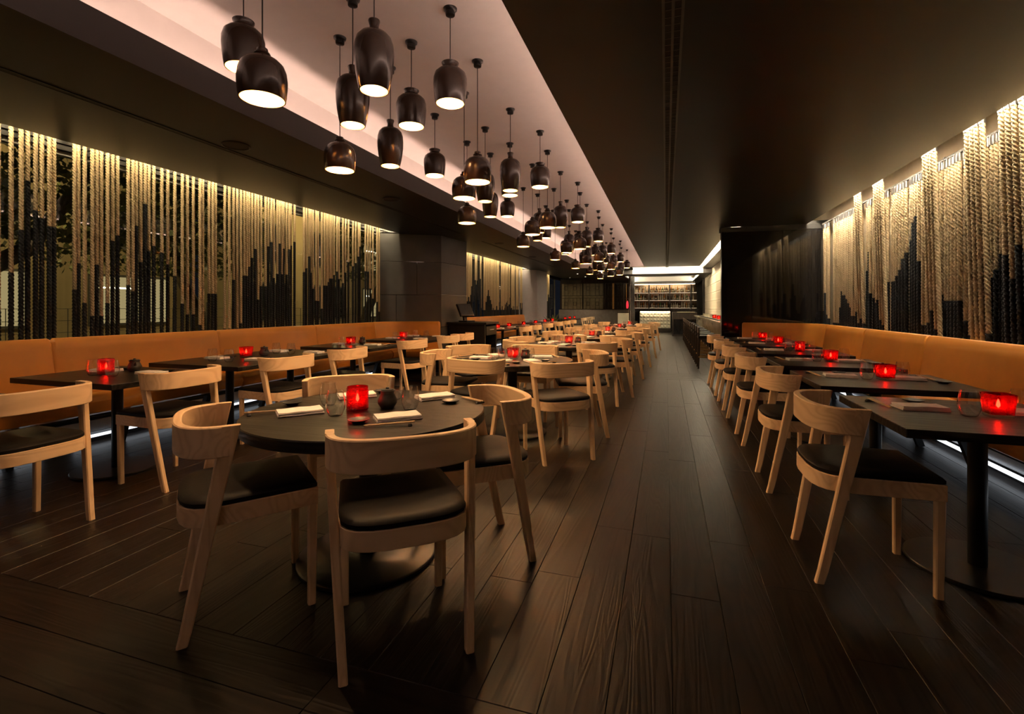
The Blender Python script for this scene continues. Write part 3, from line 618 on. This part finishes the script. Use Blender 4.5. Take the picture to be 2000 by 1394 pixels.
for i, (cx, cy, tp, o_) in enumerate(MID):
    w = o_+' round table'
    inst(tp, 'round_table', '%s round black table beside the aisle' % o_, 'table', (cx, cy, 0), 0, 'round tables down the middle')
    for x, y, fx, fy, side in MCH[i]: chair(x, y, fx, fy, 'ash chair with curved back at the %s, %s' % (w, side), 'chairs around the round tables')
    if i == 0:
        for k, (gx, gy) in enumerate(((-1.466, 1.893), (-1.66, 2.09), (-1.417, 2.33), (-1.20, 2.115))):
            single('drinking_glass', GL, 'clear stemless glass on the front round table, %s' % ('left of the candle and nearest the camera', 'behind the left glass', 'behind the soy pot', 'right of the soy pot')[k], 'glass', (gx, gy, T), 0, 'stemless glasses on the tables')
        for k, (nx, ny, a) in enumerate(((-1.16, 1.93, .75), (-1.66, 1.885, .85), (-1.225, 2.43, .85), (-1.66, 2.33, .75))):
            s = ('near side', 'left side', 'aisle side', 'far side')[k]
            single('napkin', NAP, 'folded white napkin on the front round table, '+s, 'napkin', (nx, ny, T), a, 'folded napkins on the tables')
        for k, (nx, ny) in enumerate(((-1.285, 1.815), (-1.845, 2.04), (-1.085, 2.335), (-1.60, 2.50))):
            s = ('near side', 'left side', 'aisle side', 'far side')[k]
            single('sauce_dish', DISH, 'small black sauce dish on the front round table, '+s, 'dish', (nx, ny, T), 0, 'sauce dishes on the tables')
        for k, (nx, ny, a) in enumerate(((-1.12, 1.80, .52), (-1.80, 1.84, .85+pi), (-1.00, 2.42, -.65))):
            s = ('near side', 'left side', 'aisle side')[k]
            inst(STK, 'chopsticks', 'pair of pale wooden chopsticks on the front round table, '+s, 'chopsticks', (nx, ny, T), a, 'chopsticks on the tables')
            v = Vector((cos(a), sin(a)))*(.085)
            single('chopstick_rest', REST, 'small black chopstick rest on the front round table, '+s, 'chopstick rest', (nx+v.x, ny+v.y, T), a, 'chopstick rests on the tables')
        candle(-1.45, 2.04, 'ribbed red glass candle holder on the front round table', True); pot(-1.335, 2.125, 'charcoal soy pot on the front round table', 2.6)
    else:
        for k, (dx, dy, sd) in enumerate(((.62, -.785, 'near aisle side'), (.9, .4, 'far aisle side'), (-.25, -.97, 'near left side'), (-.95, .1, 'left side'), (-.6, .8, 'far side'))):
            setting((cx, cy), (dx, dy), w+', '+sd, .56, 2 if i == 1 else (1 if i == 2 else 0), seed=100+i*7+k)
        candle(cx-.0, cy+.02, 'red glass candle holder on the %s' % w); pot(cx+.12, cy+.04, 'charcoal soy pot on the %s' % w, 1.)
# tables and chairs along the second banquette
T2 = square_table(.95, .78, [(0, 0)])
for i, y in enumerate((10.7, 11.6, 12.9, 14.2, 15.4, 16.5)):
    w = '%s table beyond the till station' % nth(i+1)
    inst(T2, 'square_table', '%s square black table beyond the till station' % nth(i+1), 'table', (-3.95, y, 0), 0, 'square tables along the second banquette')
    chair(-3.2, y-.05, -1, 0, '%s ash chair in the row beyond the till station' % nth(i+1), 'chairs along the second banquette')
    setting((-3.95, y), (1, 0), w+', aisle side', .46, 0, seed=200+i)
    candle(-3.8, y+.1, 'red glass candle holder on the %s' % w)
for i, y in enumerate((19.8, 20.9, 22.0)):
    chair(-3.35, y, -1, 0, '%s ash chair in the farthest left row' % nth(i+1), 'chairs in the farthest left row')
    inst(T2, 'square_table', '%s square black table in the farthest left row' % nth(i+1), 'table', (-4.1, y, 0), 0, 'square tables in the farthest left row')
    candle(-4.0, y, 'red glass candle holder on the %s table of the farthest left row' % nth(i+1))

# ------------------------------------------------------------------ pendant lamps
def shell(outer, th=.004):
    """outer profile bottom->top, returns outer shade mesh and lining mesh"""
    return outer
PA = [(.104,0),(.108,.02),(.112,.06),(.1125,.095),(.108,.135),(.096,.165),(.074,.187),(.050,.198),(.036,.203),(.034,.210),(.037,.217),(.034,.224),(.024,.229),(.026,.236),(.024,.244),(.014,.248)]
PB = [(.096,0),(.1015,.03),(.107,.075),(.111,.125),(.110,.165),(.100,.198),(.078,.220),(.056,.231),(.049,.238),(.048,.248),(.056,.262),(.057,.268),(.050,.272),(.014,.272)]
PC = [(.078,0),(.086,.035),(.096,.09),(.103,.15),(.105,.20),(.102,.245),(.092,.28),(.072,.303),(.046,.314),(.030,.320),(.024,.335),(.024,.350),(.031,.374),(.030,.380),(.012,.380)]
def shade_parts(prof, nm):
    top = prof[-1][1]
    inner = [(max(r-.005, .004), z) for r, z in prof if z < top*.86]
    out = G().lathe([(prof[0][0]-.004, 0)]+prof, 40, caps=False).mesh('shade', BRONZE, True)
    lin = G().lathe([(r-.0005, z+.0005) for r, z in inner]+[(.004, inner[-1][1]+.004)], 40, caps=False).mesh('lining', LINING, True)
    zb = top*.45
    bulb = G().lathe([(.001,-.03),(.017,-.026),(.027,-.012),(.030,.004),(.024,.024),(.014,.042),(.013,.06)], 16, (0,0,zb)).mesh('bulb', BULB, True)
    hold = G().lathe([(.016, 0),(.016,.05),(.010,.055)], 12, (0,0,zb+.058)).mesh('lamp_holder', CORD, True)
    return [out, lin, bulb, hold, top, zb]
SH = {'A': shade_parts(PA, 'A'), 'B': shade_parts(PB, 'B'), 'C': shade_parts(PC, 'C')}
ZB = {'A': 2.225, 'B': 2.57, 'C': 2.385}
CANOPY = G().lathe([(.020,-.05),(.030,-.046),(.032,-.03),(.030,-.022),(.044,-.010),(.046,0)], 20).mesh('ceiling_rose', IRON, True)
PENDCORD = {}
for t in 'ABC':
    zt = ZB[t]+SH[t][4]-.004
    PENDCORD[t] = G().tube([(0,0,zt-ZB[t]), (0,0,ZU-.045-ZB[t])], .0035, 6).mesh('cord', CORD, True)
PAT = [('B',-1.37,0),('A',-2.29,.07),('B',-1.82,.28),('C',-2.18,.57),('A',-1.455,.69),('A',-1.79,1.19),('B',-2.28,1.56),('C',-1.50,1.67),('C',-1.92,2.06)]
allp = []
for k in range(-1, 7):
    for t, x, dy in PAT:
        y = 2.93+2.345*k+dy
        if (k == 6 and dy > .1) or y < 1.7: continue
        if t == 'A' and y < 1.9: x, y = -1.86, 1.86
        allp.append((y, x+.006*max(0, y-2), t))
allp.sort(); cnt = {'A': 0, 'B': 0, 'C': 0}
DESC = {'A': 'bell shaped', 'B': 'collared jar shaped', 'C': 'tall vase shaped'}
for y, x, t in allp:
    cnt[t] += 1
    r = inst([('shade', SH[t][0], [('lining', SH[t][1])]), ('cord', PENDCORD[t])], 'pendant_lamp', '%s bronze pendant lamp, %s from the camera' % (DESC[t], nth(cnt[t])), 'pendant lamp', (x, y, ZB[t]), random.uniform(0, 6), '%s bronze pendants' % DESC[t])
    link('ceiling_rose', CANOPY, r, (0, 0, ZU-ZB[t]))
    b = link('bulb', SH[t][2], r); link('lamp_holder', SH[t][3], b)
    point_light('pendant_light', (0, 0, SH[t][5]-.058), P_PENDANT, WARM, .022, r)

# ------------------------------------------------------------------ ceiling fittings
g = G().box(0, .014, 0, 19.5, -.006, .03).box(.045, .059, 0, 19.5, -.006, .03).box(.09, .104, 0, 19.5, -.006, .03)
ob = tag(link('air_diffuser', None, None, (-.02, -1.4, ZC)), 'long twin slot air diffuser down the middle of the right ceiling', 'air diffuser')
link('frame', g.mesh('frame', GREYMETAL), ob)
link('slot', G().box(.014, .045, 0, 19.5, -.003, .0).box(.059, .09, 0, 19.5, -.003, .0).mesh('slot', CORD), ob)
g = G()
for k in range(300): g.box(.012, .092, k*.065, k*.065+.006, -.005, -.003)
link('louvre', g.mesh('louvre', GREYMETAL), ob, kind='stuff')
for y0, y1, lab in ((1.2, 8.6, 'dark slot air diffuser in the left soffit nearest the camera'), (9.8, 17.0, 'dark slot air diffuser in the left soffit beyond the slate pillar')):
    ob = tag(link('air_diffuser', None, None, (-3.80, y0, ZC)), lab, 'air diffuser', 'slot air diffusers in the left soffit')
    link('frame', G().box(-.03, -.022, 0, y1-y0, -.005, 0).box(.022, .03, 0, y1-y0, -.005, 0).box(-.03, .03, 0, .01, -.005, 0).mesh('frame', CEIL), ob)
    link('slot', G().box(-.022, .022, .01, y1-y0, -.003, -.0005).mesh('slot', CORD), ob)
SPK = [('trim_ring', G().lathe([(.115,0),(.12,-.004),(.105,-.009),(.10,-.004)], 36, caps=False).mesh('trim_ring', CEIL, True)), ('grille', G().lathe([(.10,-.001),(.10,-.004),(.002,-.005)], 36).mesh('grille', CORD, True))]
for i, (x, y) in enumerate(((-3.62, 3.33), (-4.05, 1.62), (-3.45, 5.6), (-3.55, 10.2), (-3.6, 13.2))):
    inst(SPK, 'ceiling_speaker', ('round dark speaker in the left soffit below the front pendants', 'round dark speaker at the far left of the soffit', 'small round speaker in the soffit at the middle pendants', 'round speaker in the soffit beyond the slate pillar', 'farthest round speaker in the left soffit')[i], 'speaker', (x, y, ZC), 0, 'round speakers in the left soffit')

# ------------------------------------------------------------------ black partition, counter side
pw = struct('wall_partition', G().box(.95, XR, 9.44, 9.60, 0, ZC), DARKWOOD)
for i, (a, b) in enumerate(((.95, 1.44), (1.44, 1.93), (1.93, 2.62))):
    link('lacquer_panel', G().box(a+.003, b-.003, 9.425, 9.44, .1, 2.56).mesh('lacquer_panel', DARKPANEL), pw)
link('top_trim', G().box(.93, XR, 9.415, 9.61, 2.565, ZC-.002).mesh('top_trim', CEIL), pw)
link('base_trim', G().box(.94, XR, 9.42, 9.44, 0, .095).mesh('base_trim', DARKWOOD), pw)
bw = struct('wall_beige', G().box(1.60, 1.75, 9.62, 22.4, 0, ZC), CREAM)
tw = .149; tm = G().loft([[(0,-tw,-tw),(0,tw,-tw),(0,tw,tw),(0,-tw,tw)], [(-.012,-tw+.02,-tw+.02),(-.012,tw-.02,-tw+.02),(-.012,tw-.02,tw-.02),(-.012,-tw+.02,tw-.02)], [(-.003,-.06,-.06),(-.003,.06,-.06),(-.003,.06,.06),(-.003,-.06,.06)]]).mesh('relief_tile', BEIGE)
for i in range(42):
    for j in range(7):
        link('relief_tile', tm, bw, (1.60, 9.78+i*.302, .69+j*.302))
link('corner_post', G().box(1.52, 1.62, 22.4, 22.5, 0, ZC).mesh('corner_post', DARKWOOD), bw)
ct = tag(link('sushi_counter', None), 'long sushi counter with pale top behind the black partition', 'counter')
link('counter_top', G().box(1.06, 1.55, 9.7, 20.5, .86, .91, .004).mesh('counter_top', COUNTER), ct)
link('counter_front', G().box(1.14, 1.55, 9.8, 20.4, .0, .86).mesh('counter_front', COUNTER), ct)
link('foot_rail', G().tube([(1.05, 9.8, .2), (1.05, 20.4, .2)], .015, 8).mesh('foot_rail', BRASS, True), ct)
link('counter_shelf', G().box(1.38, 1.55, 9.8, 20.4, .91, .99).mesh('counter_shelf', COUNTER), ct)
STOOL = [('seat', G().box(-.19, .19, -.18, .18, .60, .66, .012).mesh('seat', LEATHER)), ('backrest', G().box(-.19, -.165, -.18, .18, .70, .82, .006).mesh('backrest', DARKWOOD))]
for sx in (-1, 1):
    for sy in (-1, 1):
        STOOL.append(('leg', G().loft([octo(sx*.19, sy*.18, 0, .03, .03), octo(sx*.165, sy*.16, .60, .035, .035)]).mesh('leg', DARKWOOD)))
STOOL.append(('back_post', G().bar((-.178,-.15,.62), (-.178,-.15,.72), .03, .03).mesh('back_post', DARKWOOD)))
STOOL.append(('back_post', G().bar((-.178,.15,.62), (-.178,.15,.72), .03, .03).mesh('back_post', DARKWOOD)))
STOOL.append(('footrest', G().box(-.185, .185, -.19, -.165, .22, .25).box(-.185, .185, .165, .19, .22, .25).box(.165, .19, -.17, .17, .24, .27).mesh('footrest', BRASS)))
for i in range(11): inst(STOOL, 'bar_stool', '%s dark bar stool from the black partition along the counter' % nth(i+1), 'stool', (.80, 10.45+i*.87, 0), 0, 'bar stools along the sushi counter')
for i, y in enumerate((10.6, 11.5, 13.0, 14.2)):
    h = inst(HOLD_SQ, 'candle_holder', '%s red candle holder on the sushi counter' % nth(i+1), 'candle holder', (1.25, y, .91), 0, 'red candle holders on the sushi counter')
    point_light('candle_light', (0, 0, .055), P_CANDLE, (1, .42, .12), .008, h)
DC = [('glass_box', G().box(-.075, .075, -.9, .9, .0, .26).mesh('glass_box', GLASS)), ('tray', G().box(-.07, .07, -.88, .88, .0, .02).mesh('tray', STEEL))]
inst(DC, 'display_case', 'low glass display case standing on the sushi counter', 'display case', (1.455, 12.2, .99), 0)
for i in range(14):
    single('plate', G().lathe([(.001,0),(.05,0),(.075,.012),(.072,.013),(.001,.005)], 20, caps=False).mesh('plate', CERAM, True) if i == 0 else PLATE, '%s small dark plate along the sushi counter' % nth(i+1), 'plate', (1.16, 9.95+i*.72, .91), 0, 'plates on the sushi counter')
    if i == 0: PLATE = bpy.data.objects['plate'].data

# ------------------------------------------------------------------ far bar
bf = tag(link('bar_counter', None, None, (0, 0, 0)), 'dark bar with ivory pyramid tiled front at the end of the aisle', 'bar')
link('body', G().box(-1.25, .20, 24.55, 25.1, .0, 1.02).mesh('body', DARKWOOD), bf)
link('bar_top', G().box(-1.9, 1.5, 24.40, 25.15, 1.02, 1.13, .005).mesh('bar_top', DARKWOOD), bf)
ty = G().loft([[(-.078,0,-.078),(.078,0,-.078),(.078,0,.078),(-.078,0,.078)], [(-.078,-.008,-.078),(.078,-.008,-.078),(.078,-.008,.078),(-.078,-.008,.078)], [(-.004,-.045,-.004),(.004,-.045,-.004),(.004,-.045,.004),(-.004,-.045,.004)]]).mesh('pyramid_tile', TILEW)
for i in range(9):
    for j in range(5): link('pyramid_tile', ty, bf, (-1.16+i*.16, 24.55, .29+j*.16))
led('bar_front_light', -1.2, .18, 24.43, 24.45, .995, 1.015, LEDBAR, bf)
sb = tag(link('service_station', None), 'dark wooden waiter station beside the bar', 'cabinet')
link('body', G().box(.25, 1.25, 21.6, 22.3, 0, 1.0).mesh('body', DARKWOOD), sb)
link('door', G().box(.30, .73, 21.585, 21.6, .08, .72).mesh('door', DARKPANEL), sb); link('door', G().box(.77, 1.2, 21.585, 21.6, .08, .72).mesh('door', DARKPANEL), sb)
link('tray_top', G().box(.45, 1.15, 21.5, 22.2, 1.0, 1.03).mesh('tray_top', COUNTER), sb)
LEDT = emit('led_bar_tray', (1, .84, .56), 40)
LEDX = emit('led_cross', (1, .84, .56), 120)
LEDSW = emit('led_shelf_wash', BARW, 7)
LEDSH = emit('led_shelf', BARW, 1.2)
sh = tag(link('bottle_shelf', None), 'tall mirrored back bar shelf unit at the far end', 'shelf')
link('back_panel', G().box(-1.9, 1.5, 26.75, 26.8, 0, 2.5).mesh('back_panel', pm('antique_mirror', (.13, .085, .05), .12, metal=.7, var=.2, scale=(3, 3, 3))), sh)
for z in (1.18, 1.58, 1.98):
    link('glass_shelf', G().box(-1.9, 1.5, 26.42, 26.75, z, z+.02).mesh('glass_shelf', pm('shelf_glass%d' % int(z*100), (.35, .32, .26), .15)), sh)
    led('shelf_light', -1.9, 1.5, 26.725, 26.735, z-.006, z-.001, LEDSH, sh)
for x in (-1.9, -.86, .18, 1.22): link('upright', G().box(x-.03, x+.03, 26.40, 26.75, 1.0, 2.5).mesh('upright', DARKWOOD), sh)
link('base_cabinet', G().box(-1.9, 1.5, 26.3, 26.75, 0, 1.0).mesh('base_cabinet', DARKWOOD), sh)
BP = [[(.001,0),(.038,0),(.040,.01),(.040,.17),(.030,.20),(.014,.22),(.013,.29),(.015,.295),(.001,.295)], [(.001,0),(.045,0),(.046,.01),(.045,.13),(.030,.16),(.015,.18),(.015,.23),(.001,.23)], [(.001,0),(.034,0),(.036,.01),(.036,.19),(.024,.23),(.013,.27),(.012,.32),(.001,.32)]]
BM = [[G().lathe(p, 10, caps=False).mesh('bottle_glass', m, True) for m in BOTTLES] for p in BP]
BL = [G().lathe([(r, .05), (r, .12)], 10, caps=False).mesh('bottle_label', PAPERLAB, True) for r in (.0412, .047, .037)]
for row, z in enumerate((1.20, 1.60, 2.00)):
    for i in range(30):
        x = -1.80+i*.108+random.uniform(-.015, .015)
        if min(abs(x-u) for u in (-1.9, -.86, .18, 1.22)) < .075: continue
        k = random.randrange(3); m = random.choice((0, 0, 1, 1, 2, 3))
        inst([('bottle_glass', BM[k][m]), ('bottle_label', BL[k])], 'bottle', '%s bottle from the left on the %s back bar shelf' % (nth(i+1), ('lowest', 'middle', 'top')[row]), 'bottle', (x, 26.56, z), 0, 'bottles on the back bar')
# ceiling recess over the bar
ZD = 2.48
led('cross_light_strip', -1.1, 1.1, 17.93, 17.97, ZC+.10, ZC+.13, LEDX)['kind'] = 'structure'
struct('ceiling_bar_drop', G().box(-2.6, 1.6, 18.94, 20.2, ZD, ZD+.05).box(-2.6, -1.6, 20.2, YE, ZD, ZD+.05).box(1.25, 1.6, 20.2, YE, ZD, ZD+.05).box(-1.6, 1.25, 25.6, YE, ZD, ZD+.05).box(-2.6, -1.22, 18.90, 18.94, ZD, ZC).box(1.29, 1.6, 18.90, 18.94, ZD, ZC).box(-2.6, -2.56, 18.94, YE, ZD, ZC), FASCIA)
struct('ceiling_bar_recess', G().box(-1.85, 1.5, 19.95, 25.65, ZD+.36, ZD+.40).box(-1.85, 1.5, 25.6, 25.65, ZD+.05, ZD+.36).box(-1.87, -1.83, 19.95, 25.6, ZD+.05, ZD+.36).box(1.47, 1.5, 19.95, 25.6, ZD+.05, ZD+.36).box(-1.85, 1.5, 19.93, 19.97, ZD+.05, ZD+.36), CEILW)
for a in ((-1.75, -1.70, 20.3, 25.5, ZD+.06, ZD+.09), (1.36, 1.41, 20.3, 25.5, ZD+.06, ZD+.09), (-1.5, 1.2, 20.05, 20.09, ZD+.06, ZD+.09)):
    led('bar_tray_light', *a, LEDT)['kind'] = 'structure'
led('shelf_wash_light', -1.8, 1.4, 26.32, 26.34, 2.41, 2.43, LEDSW)['kind'] = 'structure'
DL = [('trim_ring', G().lathe([(.045,0),(.05,-.004),(.042,-.006),(.036,-.002)], 20, caps=False).mesh('trim_ring', STEEL, True)), ('lens', G().lathe([(.036,-.001),(.036,-.003),(.002,-.003)], 16).mesh('lens', emit('downlight_lens', (1, .8, .5), 12), True))]
for i, (x, y, z) in enumerate(((-3.6, 20.5, ZC), (-3.6, 22.6, ZC), (-2.4, 18.9, ZC), (-1.9, 18.4, ZC), (-4.4, 23.0, ZC))):
    h = inst(DL, 'downlight', '%s recessed downlight in the far left ceiling' % nth(i+1), 'downlight', (x, y, z), 0, 'downlights in the far left ceiling')
    l = bpy.data.lights.new('downlight_beam', 'SPOT'); l.energy = 60; l.color = (1, .72, .42); l.spot_size = radians(100); l.spot_blend = .6; l.shadow_soft_size = .03
    o = bpy.data.objects.new('downlight_beam', l); COL.objects.link(o); o.location = (0, 0, -.012); o.parent = h
# lattice screens at the far left
sc = tag(link('lattice_screen', None, None, (0, 24.2, 0)), 'dark rectangular lattice screen across the far left end', 'screen')
link('backing', G().box(-5.1, -3.0, .25, .28, 1.12, 2.45).mesh('backing', pm('parchment_panel', (.36, .31, .22), .8)), sc)
g = G()
for x in (-5.1, -3.98, -2.9, -2.0, -1.55): g.box(x-.035, x+.035, -.03, .03, 1.1, 2.55)
g.box(-5.1, -1.5, -.03, .03, 2.40, ZC).box(-5.1, -1.5, -.03, .03, 1.08, 1.14)
link('frame', g.mesh('frame', DARKWOOD), sc)
for k, x0 in enumerate((-5.06, -3.94, -2.86)):
    g = G(); w = 1.04
    for u in (.12, .30, .56, .74, .92):
        g.box(x0+u*w-.009, x0+u*w+.009, -.012, .012, 1.14, 1.68).box(x0+u*w-.009, x0+u*w+.009, -.012, .012, 1.80, 2.40)
    for z in (1.30, 2.08):
        for u in (.21, .65): g.box(x0+u*w-.07, x0+u*w+.07, -.014, .014, z, z+.016).box(x0+u*w-.07, x0+u*w+.07, -.014, .014, z+.18, z+.196).box(x0+u*w-.07, x0+u*w-.055, -.014, .014, z, z+.19).box(x0+u*w+.055, x0+u*w+.07, -.014, .014, z, z+.19)
    g.box(x0, x0+w, -.012, .012, 1.67, 1.69).box(x0, x0+w, -.012, .012, 1.79, 1.81)
    link('lattice_panel', g.mesh('lattice_panel', DARKWOOD), sc)
link('brass_post', G().box(-2.52, -2.44, -.02, .02, 1.1, 2.6).mesh('brass_post', BRASS), sc)
link('brass_post', G().box(-1.86, -1.83, -.02, .02, 1.1, 2.4).mesh('brass_post', BRASS), sc)
struct('wall_low', G().box(-5.1, -1.5, 23.7, 24.15, 0, 1.10), pm('brown_grey_paint', (.10, .085, .08), .6))
st = inst([('post', G().box(-.02, .02, -.02, .02, 0, ZC).mesh('post', DARKWOOD))] and
     [('post', G().box(-.03, .03, y-.03, y+.03, 0, ZC).mesh('post', DARKWOOD)) for y in (0, .9, 1.8, 2.7)] +
     [('metal_inlay', G().box(-.034, -.028, y-.012, y+.012, 0.1, ZC-.1).box(.028, .034, y-.012, y+.012, 0.1, ZC-.1).mesh('metal_inlay', STEEL)) for y in (0, .9, 1.8, 2.7)] +
     [('glass_panel', G().box(-.006, .006, y+.04, y+.86, .05, ZC-.05).mesh('glass_panel', PANE)) for y in (0, .9, 1.8)],
     'glazed_partition', 'dark framed glazed partition running back beside the bar', 'partition', (-1.42, 20.3, 0))
hs = inst([('body', G().box(-.26, .26, -.2, .2, 0, .98).mesh('body', TILEW)), ('top', G().box(-.28, .28, -.22, .22, .98, 1.02).mesh('top', DARKWOOD))], 'host_stand', 'pale host stand in front of the far lattice screen', 'stand', (-1.72, 21.4, 0))
ln = inst([('lantern_frame', G().box(-.13, .13, -.13, .13, 0, .03).box(-.13, .13, -.13, .13, .55, .58).box(-.13, -.115, -.13, -.115, .03, .55).box(.115, .13, -.13, -.115, .03, .55).mesh('lantern_frame', DARKWOOD)),
           ('red_glow', G().lathe([(.001,.06),(.04,.08),(.06,.2),(.045,.36),(.001,.45)], 10).mesh('red_glow', emit('red_lantern', (1, .04, .06), .5), True))], 'lantern', 'red glowing lantern on the low wall beside the host stand', 'lantern', (-1.78, 23.9, 1.10))
# ------------------------------------------------------------------ till station in front of the slate pillar
ps = tag(link('till_cabinet', None, None, (-3.76, 9.25, 0)), 'black till cabinet with open niche beside the slate pillar', 'cabinet')
link('body', G().box(-.42, -.02, -.35, .35, 0, .88).box(-.02, .36, -.35, -.30, 0, .88).box(-.02, .36, .30, .35, 0, .88).box(-.02, .36, -.35, .35, 0, .06).mesh('body', IRON), ps)
link('top', G().box(-.45, .40, -.38, .38, .88, .92, .004).mesh('top', IRON), ps)
dr = link('drawer', G().box(-.02, .37, -.29, .29, .66, .84).mesh('drawer', IRON), ps); link('handle', G().box(.37, .385, -.12, .12, .76, .775).mesh('handle', STEEL), dr)
link('shelf', G().box(-.02, .35, -.30, .30, .36, .38).mesh('shelf', IRON), ps)
sgn = Matrix.Rotation(radians(-28), 4, 'Y')
def rot(g, m, off): g.v = [tuple((m @ Vector(v))+Vector(off)) for v in g.v]; return g
tl = inst([('base', G().box(-.12, .12, -.12, .12, 0, .03, .006).mesh('base', IRON)), ('neck', G().bar((-.05,0,.03), (-.09,0,.2), .08, .04).mesh('neck', IRON)),
           ('housing', rot(G().box(-.025, .02, -.19, .19, -.14, .14, .008), sgn, (-.05,0,.24)).mesh('housing', IRON), [('display', rot(G().box(.0205, .023, -.17, .17, -.12, .12), sgn, (-.05,0,.24)).mesh('display', SCREEN))])],
          'till_monitor', 'tilted black till monitor on the till cabinet', 'monitor', (-3.90, 9.18, .92), -.4)
pl = tag(link('potted_plant', None, None, (-4.0, 17.6, 0)), 'dark leafy plant in a tall pot before the mauve pillar', 'plant')
link('planter', G().lathe([(.001,0),(.17,0),(.22,.6),(.20,.6),(.18,.5),(.001,.5)], 20, caps=False).mesh('planter', IRON, True), pl)
g = G(); rg = random.Random(3)
for i in range(60):
    a = rg.uniform(0, 6.28); e = rg.uniform(.2, 1.3); L = rg.uniform(.35, .65); d = Vector((cos(a)*cos(e), sin(a)*cos(e), sin(e))); s_ = d.cross(Vector((0,0,1))).normalized()*.035
    b = Vector((0,0,.5)); o = len(g.v); g.v += [tuple(b), tuple(b+d*L*.5+s_), tuple(b+d*L-Vector((0,0,.12*L))), tuple(b+d*L*.5-s_)]; g.f.append((o, o+1, o+2, o+3))
link('foliage', g.mesh('foliage', LEAF), pl, kind='stuff')
